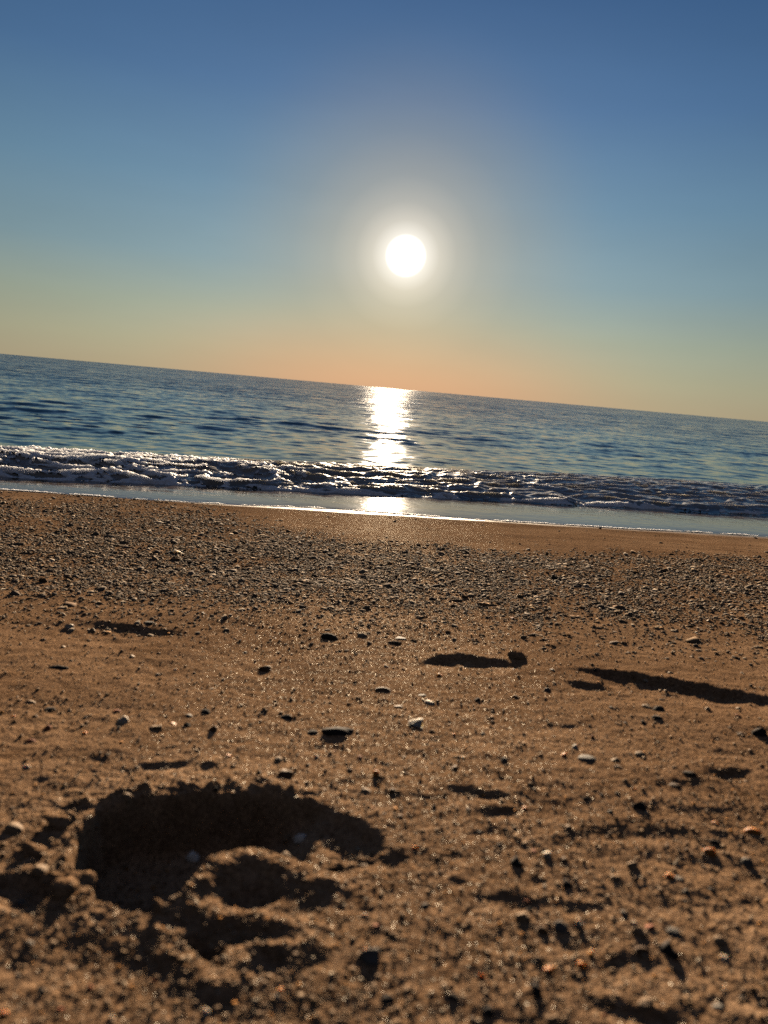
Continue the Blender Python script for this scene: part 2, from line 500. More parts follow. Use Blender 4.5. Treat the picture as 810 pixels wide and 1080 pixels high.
# stones: the colour of each comes from its own attribute or from the material
def stone_mat(name, color=None, rough=0.7, sub_=0.0, spec=0.04):
    m, T = new_mat(name)
    pos = T.n('ShaderNodeTexCoord').outputs['Object']
    if color is None:
        c = T.n('ShaderNodeAttribute', attribute_name='tint').outputs['Color']
        s = 260
    else:
        c = color; s = 420
    n1 = T.noise(pos, s, 4, 0.65)
    n2 = T.noise(pos, s * 3.2, 3, 0.6)
    c = T.mix(0.75, c, T.ramp(n1, [(0.3, (0.5, 0.48, 0.46, 1)), (0.5, (1, 1, 1, 1)), (0.72, (1.35, 1.3, 1.22, 1))]), 'MULTIPLY')
    c = T.mix(T.rng(n2, 0.56, 0.7, 0, 0.5), c, (0.14, 0.088, 0.047, 1))      # sand stuck to it
    b = T.n('ShaderNodeBump'); b.inputs['Distance'].default_value = 0.0012; b.inputs['Strength'].default_value = 0.6
    T.link(n1, b.inputs['Height'])
    p = principled(T, Base_Color=c, Roughness=rough, Normal=b.outputs[0], Specular_IOR_Level=spec)
    if sub_:
        p.inputs['Subsurface Weight'].default_value = sub_
        p.inputs['Subsurface Radius'].default_value = (1.0, 0.6, 0.3)
        p.inputs['Subsurface Scale'].default_value = 0.004
    out(T, p.outputs[0])
    return m
M_SHINGLE = stone_mat('shingle_stone', None, 0.9, 0.0, 0.008)
M_GRIT = stone_mat('sand_grit', None, 0.75, 0.0, 0.03)
PAL = {'slate': (0.022, 0.021, 0.022, 1), 'grey': (0.080, 0.073, 0.066, 1), 'tan': (0.18, 0.118, 0.070, 1), 'white': (0.30, 0.255, 0.20, 1), 'pale': (0.66, 0.62, 0.56, 1),
       'amber': (0.28, 0.105, 0.020, 1), 'brown': (0.085, 0.048, 0.026, 1), 'red': (0.21, 0.066, 0.03, 1)}
M_STONE = {k: stone_mat(k + '_stone', v, {'slate': 0.95, 'white': 0.6, 'amber': 0.5}.get(k, 0.7), {'amber': 0.7, 'white': 0.4}.get(k, 0.0)) for k, v in PAL.items()}

beach = grid_mesh('beach_sand', BX, BY, BZ, M_SAND, {'wet': wet})
tag(beach, kind='structure')

# height lookup on the finished beach
NROW0 = len(back); NCOL0 = len(w_out)
def sand_z(x, y):
    x = np.asarray(x, float); y = np.asarray(y, float)
    r = np.clip(np.searchsorted(ys, y) - 1, 0, len(ys) - 2)
    fy = np.clip((y - ys[r]) / (ys[r + 1] - ys[r]), 0, 1)
    cc = np.clip((x / np.maximum(y, 1e-3) + 0.66) / DT, 0, NC_in - 1.001)
    c0 = cc.astype(int); fx = cc - c0
    Z = BZ[NROW0:, NCOL0:NCOL0 + NC_in]
    return (Z[r, c0] * (1 - fx) + Z[r, c0 + 1] * fx) * (1 - fy) + (Z[r + 1, c0] * (1 - fx) + Z[r + 1, c0 + 1] * fx) * fy

# ------------------------------------------------------------------ sea
def front_q(s):
    """seaward distance of the foot of the breaking wave, along the shore"""
    return (5.92 - 0.07 * np.clip(s - 2.5, 0, 8) + 0.05 * perlin(s * 0.35 + 3.3, s * 0 + 0.5, 201) + 0.045 * perlin(s * 1.1, s * 0 + 0.5, 202)
            + 0.03 * perlin(s * 3.5, s * 0 + 0.5, 203) + 0.012 * perlin(s * 11, s * 0 + 0.5, 204))

ys2 = [1.5]
while ys2[-1] < 9000:
    y = ys2[-1]
    if y < 4: st = 0.04
    elif y < 10.5: st = 0.014
    else: st = max(0.014, 0.32 * y * y / (0.95 * FPX), (y - 10.5) * 0.003 + 0.014) if y < 60 else y * 0.05
    st = min(st, y * 0.05)
    ys2.append(y + st)
ys2 = np.array(ys2)
w_out2 = 0.05 * 1.32 ** np.arange(0, 43)
def fan2(yv, t_cols):
    X = yv[:, None] * t_cols[None, :]
    X = np.concatenate([X[:, :1] - w_out2[::-1][None, :], X, X[:, -1:] + w_out2[None, :]], 1)
    return X, np.repeat(yv[:, None], X.shape[1], 1)
t_sea = np.arange(-0.66, 0.6601, 0.0016)
SX, SY = fan2(ys2, t_sea)
b2 = -np.concatenate([[0.0], 0.3 * 1.5 ** np.arange(0, 20)])[::-1][:-1] + 1.5
SX = np.concatenate([np.repeat(SX[:1], len(b2), 0), SX]); SY = np.concatenate([np.repeat(b2[:, None], SX.shape[1], 1), SY])
US, UN = np.array([math.cos(SHORE), math.sin(SHORE)]), np.array([NX, NY])

def sea_height(x, y, grid):
    """wavelets of open water, the swell and the breaker; grid = local mesh spacing"""
    s = x * US[0] + y * US[1]; q = x * UN[0] + y * UN[1]
    dist = np.hypot(x, y)
    z = np.zeros_like(x)
    rg = np.random.default_rng(5)
    qf = front_q(s); b = q - qf
    calm = 0.30 + 0.70 * sstep(b, 3.0, 9.0)
    for k in range(46):
        lam = 0.20 * (5.0 / 0.20) ** (k / 45)
        th = rg.normal(0, 0.55) + 0.15
        dx, dy = -math.sin(th + SHORE), math.cos(th + SHORE)
        a = 0.0090 * min(lam, 0.5) ** 0.55 * rg.uniform(0.6, 1.3)
        ph = rg.uniform(0, 6.28)
        wob = 0.9 * perlin(x / (lam * 3.1), y / (lam * 3.1), 300 + k) if lam < 5 else 0
        env = 0.55 + 0.9 * perlin(x / (lam * 4.3) + 9, y / (lam * 4.3), 400 + k)
        fade = 1 - sstep(grid, lam * 0.12, lam * 0.3)
        z += a * np.clip(env, 0, 2) * fade * np.sin(2 * np.pi / lam * (x * dx + y * dy) + ph + wob * 3)
    z = z * calm
    # low swell lines coming in behind the breaker
    sw = perlin(s * 0.22, q * 0.02, 210)
    z += 0.014 * sstep(b, 2.2, 5) * np.exp(-((b - 5.2 - 1.4 * sw) / 0.7) ** 2) * (0.5 + 0.7 * perlin(s * 0.16 + 1.5, b * 0.1, 211) + 0.35 * (s < 0))
    z += 0.012 * np.exp(-((b - 11.5 - 2 * sw) / 1.4) ** 2) * (0.5 + perlin(s * 0.1 + 4, b * 0.05, 212))
    # breaker
    up = sstep(b, -0.02, 0.20); dn = 1 - sstep(b, 0.75 + 0.10 * np.clip(s + 1, 0, 8), 2.3 + 0.12 * np.clip(s + 1, 0, 8))
    big = 0.045 + 0.055 * sstep(b, 0.2, 0.65 + 0.10 * np.clip(s + 1, 0, 8))
    vary = 1 + 0.30 * perlin(s * 0.5, s * 0 + 0.3, 220) + 0.12 * perlin(s * 1.6, b * 0.8, 221) + 0.20 * sstep(s, 1.5, 4.0) * sstep(b, 0.3, 0.9)
    brk = big * up * dn * vary
    tur = up * (1 - sstep(b, 1.2, 2.4))
    j = 0.6 * perlin(s * 2.2, b * 3, 222)
    l1 = np.abs(perlin(s * 1.9 + j, b * 5.0 + 0.5 * j, 223)); l2 = np.abs(perlin(s * 5.0 + j, b * 11 + j, 224)); l3 = np.abs(perlin(s * 14, b * 24, 225))
    lumps = 0.065 * (0.30 - l1) + 0.034 * (0.28 - l2) + 0.006 * (0.3 - l3)
    right = sstep(s, 2.0, 5.0)
    z = z * (1 - 0.6 * tur) + brk + tur * lumps * (1 - 0.35 * right)
    low = sstep(b, -0.25, 0.0)
    z = z * low + (1 - low) * (-0.03)
    z = np.where(b < -0.3, -0.03 - 0.05 * np.clip(-0.3 - b, 0, 1), z)
    return z, b, s, l1, l2, tur

gsp = np.maximum(np.abs(SX) * 0 + 0.0016 * np.maximum(SY, 1.5), np.gradient(SY, axis=0))
inner = np.zeros(SX.shape, bool); inner[:, len(w_out2):-len(w_out2)] = True
gsp = np.where(inner, gsp, np.maximum(gsp, np.abs(np.gradient(SX, axis=1))))
SZ, SB, SS, L1, L2, TUR = sea_height(SX, SY, gsp)
SZ = np.where((gsp > 2.5), 0.0, SZ)

# foam cover: whole at the front edge and in the white water to one side, laced elsewhere
def foam_cover(s, b, l1, l2):
    lace = 1 - np.minimum(l1 * 2.6, l2 * 3.0)                 # 1 along vein lines
    whitewater = sstep(-s, -2.2, 0.6)                         # more foam up the shore
    edge = np.exp(-((b - 0.05) / 0.07) ** 2)
    body = sstep(b, -0.03, 0.03) * (1 - sstep(b, 1.0, 1.9))
    crest = np.exp(-((b - 1.05) / 0.30) ** 2)
    n = perlin(s * 1.1, b * 1.6, 231) * 0.5 + perlin(s * 3.4, b * 5, 232) * 0.35 + perlin(s * 9, b * 14, 234) * 0.25
    f = body * (0.20 + 0.48 * whitewater) + 0.50 * edge + body * (0.30 + 0.25 * whitewater) * (lace - 0.60) * 2.4 + 0.02 * crest + n * 0.60 * body
    f *= 1 - 0.62 * sstep(s + 0.5 * perlin(s * 0.9, b, 236), 3.2, 6.0) * sstep(b, 0.06, 0.2)
    tail = sstep(b, 1.2, 2.0) * (1 - sstep(b, 2.0, 4.5)) * (0.10 + 0.25 * whitewater)
    f += tail * sstep(lace, 0.7, 1.0) + tail * n
    return np.clip(f, 0, 1)

M_SEA, T = new_mat('sea_water')
pos = T.n('ShaderNodeTexCoord').outputs['Object']
mp = T.n('ShaderNodeMapping'); mp.inputs['Rotation'].default_value = (0, 0, -SHORE); mp.inputs['Scale'].default_value = (0.55, 1, 1)
T.link(pos, mp.inputs[0])
cd = T.n('ShaderNodeVectorMath', operation='LENGTH'); T.link(pos, cd.inputs[0]); dst = cd.outputs['Value']
# wavelets too small for the mesh: slopes straight from noise, so that they hold at any distance
def slope(scale, amt, det=3):
    c = T.noise(mp.outputs[0], scale, det, 0.6, out='Color')
    return T.vmath('SCALE', T.vmath('SUBTRACT', c, (0.5, 0.5, 0.5)), amt)
sl = T.vmath('ADD', T.vmath('ADD', slope(7.0, T.rng(dst, 7, 40, 0.36, 0.8)), slope(1.3, T.rng(dst, 10, 50, 0.0, 0.75))), slope(0.22, T.rng(dst, 40, 200, 0.0, 0.7)))
sl = T.vmath('MULTIPLY', sl, (0.8, 1.0, 0.0))
# the wavelets lean: their faces towards the shore are the steep ones
lean = T.n('ShaderNodeCombineXYZ'); lk = T.rng(dst, 10, 42, 0.0, 0.13)
T.put(lean.inputs[0], T.math('MULTIPLY', lk, -NX)); T.put(lean.inputs[1], T.math('MULTIPLY', lk, -NY))
sl = T.vmath('ADD', sl, lean.outputs[0])
geo = T.n('ShaderNodeNewGeometry')
nrm = T.vmath('NORMALIZE', T.vmath('ADD', geo.outputs['Normal'], sl))
churn = T.n('ShaderNodeAttribute', attribute_name='churn').outputs['Fac']
wc = T.mix(churn, (0.008, 0.030, 0.032, 1), (0.30, 0.27, 0.24, 1))
p = principled(T, Subsurface_Weight=T.math('MULTIPLY', churn, 0.8), Subsurface_Scale=0.10, Subsurface_Radius=(0.9, 0.9, 0.8), Base_Color=wc, Roughness=T.rng(churn, 0, 1, 0.045, 0.24), IOR=1.333, Normal=nrm)
out(T, p.outputs[0])
churn_v = TUR * 0.8 * (1 - sstep(SB, 1.4, 2.4))
sea = grid_mesh('sea', SX, SY, SZ, M_SEA, {'churn': churn_v})
tag(sea, kind='structure')

# foam: its own sheet of froth standing a little above the water
fy = np.arange(4.2, 12.5, 0.012)
FX, FY = fy[:, None] * np.arange(-0.66, 0.6601, 0.0014)[None, :], np.repeat(fy[:, None], len(np.arange(-0.66, 0.6601, 0.0014)), 1)
FZ, FB, FS, fl1, fl2, ftur = sea_height(FX, FY, np.full(FX.shape, 0.016))
cov = foam_cover(FS, FB, fl1, fl2)
thick = np.clip((cov - 0.40) / 0.5, 0, 1)
bub = np.abs(perlin(FX * 26, FY * 30, 241)) + 0.6 * np.abs(perlin(FX * 55, FY * 60, 242))
FZ = FZ - 0.004 + thick * (0.012 + 0.012 * (0.55 - bub)) 
mask = (cov > 0.42) & (FB > -0.06) & (FB < 4.6)
fm = mask[:-1, :-1] & mask[1:, :-1] & mask[:-1, 1:] & mask[1:, 1:]
M_FOAM, T = new_mat('sea_foam')
pos = T.n('ShaderNodeTexCoord').outputs['Object']
v = T.voro(pos, 70, 'Distance'); v2 = T.voro(pos, 190, 'Distance')
bp = T.n('ShaderNodeBump'); bp.inputs['Distance'].default_value = 0.005; bp.inputs['Strength'].default_value = 0.6
T.link(T.math('ADD', v, T.math('MULTIPLY', v2, 0.5)), bp.inputs['Height'])
th = T.n('ShaderNodeAttribute', attribute_name='thick').outputs['Fac']
fc = T.mix(T.rng(th, 0.0, 0.6, 0, 1), (0.26, 0.27, 0.28, 1), (0.58, 0.59, 0.61, 1))
p = principled(T, Base_Color=fc, Roughness=0.6, Specular_IOR_Level=0.15, Normal=bp.outputs[0])
p.inputs['Subsurface Weight'].default_value = 0.7
p.inputs['Subsurface Radius'].default_value = (1, 1, 1)
p.inputs['Subsurface Scale'].default_value = 0.06
out(T, p.outputs[0])
foam = grid_mesh('sea_foam', FX, FY, FZ, M_FOAM, {'thick': thick}, fm)
tag(foam, 'lumpy white foam churning along the low breaking wave at the shore', 'foam', kind='stuff')

# the thin sheet of water left on the sand in front of the wave
ky = np.arange(2.0, 14.0, 0.016)
kt = np.arange(-0.66, 0.6601, 0.003)
KX, KY = ky[:, None] * kt[None, :], np.repeat(ky[:, None], len(kt), 1)
KX = np.concatenate([KX[:, :1] - w_out[::-1][None, :], KX, KX[:, -1:] + w_out[None, :]], 1); KY = np.repeat(ky[:, None], KX.shape[1], 1)
KS = KX * US[0] + KY * US[1]; KQ = beach_q(KX, KY); KN = KX * UN[0] + KY * UN[1]
def water_q(s):
    return 5.22 + 0.08 * perlin(s * 0.42 + 1.1, s * 0 + 0.5, 251) + 0.05 * perlin(s * 1.6, s * 0 + 0.5, 252) + 0.008 * perlin(s * 7, s * 0 + 0.5, 253)
e = KQ - water_q(KS)
KZ = prof(KQ) + 0.012 * (1 - np.exp(-np.clip(e, 0, 9) / 0.16)) - 0.002 + 0.003 * sstep(e, -0.03, 0.03)
KZ += 0.0006 * perlin(KX * 6, KY * 9, 255) * sstep(e, 0.05, 0.3) + 0.0012 * perlin(KX * 1.3, KY * 3.4, 256) * sstep(e, 0.05, 0.4)
km = (e > -0.03) & (KN < front_q(KS) + 0.25)
km = km[:-1, :-1] & km[1:, :-1] & km[:-1, 1:] & km[1:, 1:]
M_SWASH, T = new_mat('swash_film')
pos = T.n('ShaderNodeTexCoord').outputs['Object']
n1 = T.noise(pos, 14, 3); n2 = T.noise(pos, 60, 2)
bp = T.n('ShaderNodeBump'); bp.inputs['Distance'].default_value = 0.004; bp.inputs['Strength'].default_value = 0.55
T.link(T.math('ADD', n1, T.math('MULTIPLY', n2, 0.12)), bp.inputs['Height'])
sc_ = T.mix(T.noise(pos, 3, 4), (0.045, 0.036, 0.028, 1), (0.075, 0.058, 0.042, 1))
p = principled(T, Base_Color=sc_, Roughness=0.05, IOR=1.333, Normal=bp.outputs[0])
out(T, p.outputs[0])
swash = grid_mesh('swash_water', KX, KY, KZ, M_SWASH, None, km)
tag(swash, kind='structure')

# the lacy line of froth along the edge of that sheet
ls = np.linspace(-5, 9, 5200); lw = np.linspace(-1, 1, 7)
wl = 0.012 * np.clip(0.55 + 1.1 * perlin(ls * 4.1, ls * 0 + 0.3, 258) + 0.5 * perlin(ls * 19, ls * 0 + 0.3, 259), 0.0, 1.6)
# find the edge of the sheet for each place along the shore
qg = np.linspace(3.4, 6.6, 900)
LX = ls[:, None] * US[0] + qg[None, :] * UN[0]; LY = ls[:, None] * US[1] + qg[None, :] * UN[1]
eg = beach_q(LX, LY) - water_q(ls)[:, None]
i0 = np.argmax(eg > 0.0, axis=1)
qe = qg[i0]
qe = np.convolve(np.pad(qe, 12, mode='edge'), np.ones(25) / 25, 'valid')
q2 = qe[:, None] + lw[None, :] * wl[:, None] + 0.01
GX = ls[:, None] * US[0] + q2 * UN[0]; GY = ls[:, None] * US[1] + q2 * UN[1]
GZ = base_z(GX, GY) + 0.003 + 0.007 * (1 - lw[None, :] ** 2) * np.clip(wl[:, None] / 0.012, 0, 1) * (0.7 + 0.5 * perlin(GX * 60, GY * 60, 260))
gm = (wl[:-1] > 0.0015)[:, None] & np.ones((1, 6), bool)
fl = grid_mesh('foam_line', GX, GY, GZ, M_FOAM, {'thick': np.ones(GX.shape)}, gm)
tag(fl, 'thin lacy line of white froth where the swash ends on the sand', 'foam', kind='stuff')

# ------------------------------------------------------------------ stones
import bmesh
def ico(sub_):
    bm = bmesh.new(); bmesh.ops.create_icosphere(bm, subdivisions=sub_, radius=1.0)
    bm.verts.ensure_lookup_table()
    v = np.array([x.co[:] for x in bm.verts]); f = np.array([[q.index for q in x.verts] for x in bm.faces])
    bm.free()
    return v, f
ICO1, ICO2, ICO3 = ico(1), ico(2), ico(3)

def rock(v, rng, rough=0.25, cuts=3):
    """a rolled stone: lumpy sphere with a few worn flats"""
    v = v.copy()
    for _ in range(4):
        k = rng.normal(size=3) * 1.3; ph = rng.uniform(0, 6.28)
        v *= (1 + rough * 0.28 * np.sin(v @ k * 1.6 + ph))[:, None]
    for _ in range(cuts):
        n = rng.normal(size=3); n /= np.linalg.norm(n)
        hgt = rng.uniform(0.62, 0.9)
        dd = v @ n - hgt
        v -= np.where(dd > 0, dd * 0.85, 0)[:, None] * n
    return v

def scatter(name, XY, size, flat, tints, mat, ico_, nvar=14, sink=0.3, seed=3, zs=None):
    rng = np.random.default_rng(seed)
    vs = [rock(ico_[0], rng, 0.35, 4) for _ in range(nvar)]
    N = len(XY); nv = len(ico_[0]); nf = len(ico_[1])
    z = sand_z(XY[:, 0], XY[:, 1]) if zs is None else zs
    var = rng.integers(0, nvar, N)
    base_ = np.stack(vs)[var]                                            # N, nv, 3
    ax = np.stack([size * rng.uniform(0.85, 1.5, N), size * rng.uniform(0.75, 1.1, N), size * flat], -1)
    v = base_ * ax[:, None, :]
    # tilt a little, then turn
    tx, ty, tz = rng.normal(0, 0.28, N), rng.normal(0, 0.28, N), rng.uniform(0, 6.28, N)
    def rot(v, a, i, j):
        c, s = np.cos(a)[:, None], np.sin(a)[:, None]
        vi, vj = v[..., i].copy(), v[..., j].copy()
        v[..., i] = c * vi - s * vj; v[..., j] = s * vi + c * vj
    rot(v, tx, 1, 2); rot(v, ty, 0, 2); rot(v, tz, 0, 1)
    v[..., 0] += XY[:, 0:1]; v[..., 1] += XY[:, 1:2]
    v[..., 2] += (z + size * flat * (1 - 2 * sink))[:, None]
    f = ico_[1][None] + (np.arange(N) * nv)[:, None, None]
    col = np.concatenate([np.repeat(tints[:, None, :], nv, 1), np.ones((N, nv, 1))], -1)
    return raw_mesh(name, v.reshape(-1, 3), f.reshape(-1, 3), mat, colors=col.reshape(-1, 4))

TINTS = np.array([(0.17, 0.16, 0.155), (0.11, 0.105, 0.11), (0.24, 0.21, 0.18), (0.30, 0.225, 0.15), (0.20, 0.13, 0.08), (0.42, 0.36, 0.29),
                  (0.07, 0.06, 0.06), (0.34, 0.19, 0.09), (0.14, 0.08, 0.055), (0.55, 0.50, 0.43)])
TP = np.array([0.20, 0.13, 0.17, 0.14, 0.10, 0.08, 0.07, 0.04, 0.05, 0.02])
def tints(n, rng):
    t = TINTS[rng.choice(len(TINTS), n, p=TP / TP.sum())]
    return t * rng.uniform(0.7, 1.25, (n, 1))

rng = np.random.default_rng(21)
px = rng.uniform(-300, 1110, 560000); py = rng.uniform(500, 700, 560000)
tp, bt = band(px, py)
wob = 9 * perlin(px / 60, py / 22, 261) + 5 * perlin(px / 17, py / 9, 262)
dens = sstep(py + wob * 0.7, tp - 4, tp + 14) * (1 - 0.55 * sstep(py + wob, bt - 45, bt - 10)) * (1 - sstep(py + wob * 1.6, bt - 16, bt + 12))
patch = 0.72 + 0.75 * perlin(px / 70 + 4, py / 13, 263) + 0.4 * perlin(px / 22 + 4, py / 7, 264)
dens = dens * np.clip(patch, 0.25, 1)
stray = 0.09 * (1 - sstep(py, bt, bt + 55)) * (py > bt - 5) + 0.012 * ((py < tp) & (py > tp - 25))
# equal numbers per area of ground rather than per pixel: the strip is seen at a slant
XY, tt = P(px, py)
keep = rng.uniform(0, 1, len(px)) < np.clip(dens * 0.95 + stray * 0.6, 0, 1)
keep &= (XY[:, 1] > 0.9) & (beach_q(XY[:, 0], XY[:, 1]) < 5.3)
XY = XY[keep]; n = len(XY)
dist = np.hypot(XY[:, 0], XY[:, 1])
size = np.exp(rng.normal(math.log(0.0025), 0.50, n)) * (0.62 + 0.20 * dist) 
size = np.clip(size, 0.0025, 0.015)
print('shingle', n)
scatter('shingle', XY, size, rng.uniform(0.32, 0.6, n), tints(n, rng) * 0.34 + np.array([0.055, 0.040, 0.027]), M_SHINGLE, ICO1, 24, 0.38, 5)
sh = bpy.data.objects['shingle']
tag(sh, 'grey and tan shingle lying thick in a strip above the waterline', 'shingle', kind='stuff')
print('shingle stones', n)

# coarse grit and crumbs strewn over the sand
n = 52000
px = rng.uniform(-260, 1070, n); py = 632 + 520 * rng.uniform(0, 1, n) ** 1.15
XY, tt = P(px, py)
ok = (XY[:, 1] > 0.2) & (rng.uniform(0, 1, n) < np.clip(0.55 + 0.6 * perlin(XY[:, 0] * 7, XY[:, 1] * 7, 271), 0.08, 1))
XY = XY[ok]; n = len(XY)
size = np.clip(np.exp(rng.normal(math.log(0.00075), 0.45, n)), 0.0004, 0.0026) * (0.8 + 0.35 * np.hypot(XY[:, 0], XY[:, 1]))
tg = tints(n, rng) * 0.22 + np.array([0.18, 0.112, 0.06]) * 0.78
tg[rng.uniform(0, 1, n) < 0.06] = (0.30, 0.25, 0.19)
tg[rng.uniform(0, 1, n) < 0.04] = (0.36, 0.16, 0.04)
g = scatter('sand_grit', XY, size, rng.uniform(0.6, 0.95, n), tg, M_GRIT, ico(1), 20, 0.25, 6)
tag(g, 'coarse sand grit strewn over the brown beach', 'grit', kind='stuff')

# single stones -----------------------------------------------------
_mesh_cache = {}
def stone_mesh(kind, var, flat=0.6, elong=1.35):
    key = (kind, var, flat, elong)
    if key not in _mesh_cache:
        r = np.random.default_rng(1000 + var)
        v = rock(ICO3[0], r, 0.35, 5)
        # stones stay unit-sized here and are scaled by the object
        v = v * np.array([elong, 1.0, flat]) 
        _mesh_cache[key] = raw_mesh(kind + '_pebble', v * 0.01, ICO3[1], M_STONE[kind], link=False)
    return _mesh_cache[key]

STONES = []
def stone(px_, py_, wpx, kind, label, name='pebble', cat='pebble', group=None, flat=0.6, elong=1.35, rz=None, sink=0.38, var=None, tilt=0.2):
    (xy,), (t,) = P([px_], [py_])
    (x, y) = xy
    if py_ > 880 and px_ > 480: wpx *= 0.85
    sink = min(0.62, sink + 0.18)
    r = wpx / 2 * t / FPX / elong                              # t is the depth along the view axis
    o = bpy.data.objects.new(name, stone_mesh(kind, var if var is not None else random.randrange(9), flat, elong))
    COL.objects.link(o)
    z = float(sand_z([x], [y])[0])
    o.location = (x, y, z + r * flat * (1 - 2 * sink))
    o.scale = (r / 0.01,) * 3
    o.rotation_euler = (random.gauss(0, tilt), random.gauss(0, tilt), random.uniform(-0.5, 0.5) if rz is None else rz)
    tag(o, label, cat, group)
    STONES.append((px_, py_))
    return o

# the ones the photograph shows best
stone(356, 774, 37, 'slate', 'large flat dark stone with its top edge catching the sun, biggest on the sand', elong=1.5, flat=0.55, rz=0.1, sink=0.35, var=2)
stone(331, 772, 14, 'slate', 'small dark stone touching the side of the large flat dark stone', flat=0.7)
stone(349, 675, 20, 'slate', 'dark angular stone lying alone just below the shingle strip', elong=1.4, flat=0.65, rz=-0.1, sink=0.3, var=4)
stone(424, 675, 15, 'grey', 'small flat grey stone with a bright rim just below the shingle strip', elong=1.6, flat=0.4, rz=0)
stone(279, 705, 15, 'brown', 'brown stone alone on smooth sand up the beach from the flat dark stone', flat=0.7, sink=0.3)
stone(61, 706, 22, 'slate', 'low dark flat stone alone on smooth sand, pale on top', elong=1.8, flat=0.4, rz=0.1)
stone(621, 806, 22, 'grey', 'smooth blue grey pebble half sunk in bare sand', elong=1.4, flat=0.7, rz=0.1, var=1)
stone(405, 728, 20, 'brown', 'long brown stone with a dark shaded face above the pale shell', elong=1.7, flat=0.5, rz=0)
stone(452, 741, 13, 'white', 'white pebble in a small cluster up the beach from the pale shell', elong=1.4)
stone(446, 733, 10, 'grey', 'grey pebble in the small cluster above the pale shell', elong=1.4)
stone(421, 746, 11, 'brown', 'round brown pebble between the long brown stone and the pale shell', elong=1.1)
stone(300, 820, 17, 'brown', 'rounded brown stone with a sunlit cap behind the rim of the footprint', elong=1.1, flat=0.8, sink=0.3)
stone(396, 821, 9, 'amber', 'bright amber pebble glowing in the sun up the beach from the footprint', elong=1.0, flat=0.9, sink=0.15)
stone(386, 836, 15, 'tan', 'flat tan pebble just outside the far rim of the footprint', elong=1.5, flat=0.5)
stone(72, 661, 10, 'white', 'white pebble at the upper end of the faint old footprint', elong=1.2, flat=0.8, sink=0.3)
stone(97, 662, 8, 'tan', 'tan pebble in the row beside the faint old footprint', elong=1.2, flat=0.8, sink=0.3)
stone(158, 657, 14, 'slate', 'dark stone on the far lip of the faint old footprint', elong=1.3, flat=0.6)
stone(130, 760, 13, 'white', 'round pale pebble with a dark shadow, lit through, on open sand', elong=1.0, flat=0.8, sink=0.3)
stone(163, 768, 16, 'tan', 'tan stone tilted over its own shadow on open sand', elong=1.3, flat=0.7, tilt=0.4)
stone(50, 768, 9, 'red', 'red brown pebble standing in a cluster of reddish bits', elong=1.0, flat=0.8, sink=0.3)
stone(32, 781, 11, 'red', 'red brown pebble lying low in a cluster of reddish bits', elong=1.3)
stone(123, 747, 11, 'red', 'small rust coloured pebble alone above the round pale pebble', elong=1.2)
stone(32, 740, 13, 'tan', 'pale tan stone above a dark hollow near the cluster of reddish bits', elong=1.3)
stone(53, 746, 14, 'slate', 'dark stone in the hollow above the cluster of reddish bits', elong=1.4)
stone(216, 751, 13, 'slate', 'black pebble alone on open sand left of the flat dark stone', elong=1.3)
stone(197, 764, 9, 'slate', 'black round pebble below the other black pebble on open sand', elong=1.1)
stone(225, 770, 11, 'brown', 'upright brown pebble casting a slanting shadow on open sand', elong=0.8, flat=0.85, sink=0.3)
stone(302, 756, 14, 'slate', 'small black stone up the beach from the flat dark stone', elong=1.3)
stone(694, 753, 14, 'slate', 'dark pebble under the long dark scarp, in a cluster', elong=1.2)
stone(683, 751, 12, 'tan', 'tan pebble topping the cluster under the long dark scarp', elong=1.3)
stone(692, 763, 13, 'slate', 'lowest dark pebble of the cluster under the long dark scarp', elong=1.3)
stone(800, 781, 17, 'slate', 'dark pointed stone alone on bare sand near the curved crack', elong=1.0, flat=0.9, sink=0.3)
stone(594, 802, 8, 'amber', 'small amber pebble beside the smooth blue grey pebble', elong=1.0, flat=0.9)
stone(649, 806, 12, 'tan', 'yellow tan pebble beside the smooth blue grey pebble, touching a darker one', elong=1.2, flat=0.8)
stone(653, 815, 12, 'brown', 'dark brown pebble shaded below the yellow tan pebble', elong=1.2)
stone(675, 801, 12, 'tan', 'pale tan pebble alone on bare sand, round and low', elong=1.1)
stone(726, 823, 15, 'slate', 'black jagged stone just short of the curved crack in the sand', elong=1.2, flat=0.8)
stone(674, 855, 18, 'slate', 'black jagged stone alone on bare sand below the curved crack', elong=1.2, flat=0.8, sink=0.3)
stone(712, 834, 14, 'brown', 'brown pebble lying between two black jagged stones', elong=1.3)
stone(795, 878, 19, 'amber', 'large amber stone with a dark shaded base on bare sand', elong=1.2, flat=0.75)
stone(750, 899, 17, 'amber', 'bright orange pebble standing over a slanting black shadow', elong=1.1, flat=0.8, sink=0.3)
stone(789, 910, 16, 'grey', 'bluish grey pebble with a slanting shadow beside the bright orange pebble', elong=1.0, flat=0.9, sink=0.3)
stone(754, 887, 14, 'slate', 'dark pebble just behind the bright orange pebble', elong=1.2)
stone(666, 914, 16, 'tan', 'tan egg shaped pebble upright over its shadow', elong=0.9, flat=0.8, sink=0.3)
stone(706, 926, 14, 'amber', 'orange pebble beside the upright tan pebble', elong=1.0, flat=0.8)
stone(717, 928, 14, 'grey', 'grey white pebble touching the orange pebble', elong=1.2)
stone(577, 904, 13, 'white', 'pale upright pebble with a black shadow behind it', elong=0.9, flat=0.8, sink=0.3)
stone(598, 934, 12, 'slate', 'black upright pebble standing on bare sand', elong=0.8, flat=0.8, sink=0.3)
stone(543, 913, 15, 'slate', 'black rounded stone beside a smaller white chip', elong=1.0, flat=0.8, sink=0.3)
stone(550, 969, 21, 'tan', 'tan rounded pebble at the head of the pebble group', elong=1.25, flat=0.8, sink=0.3)
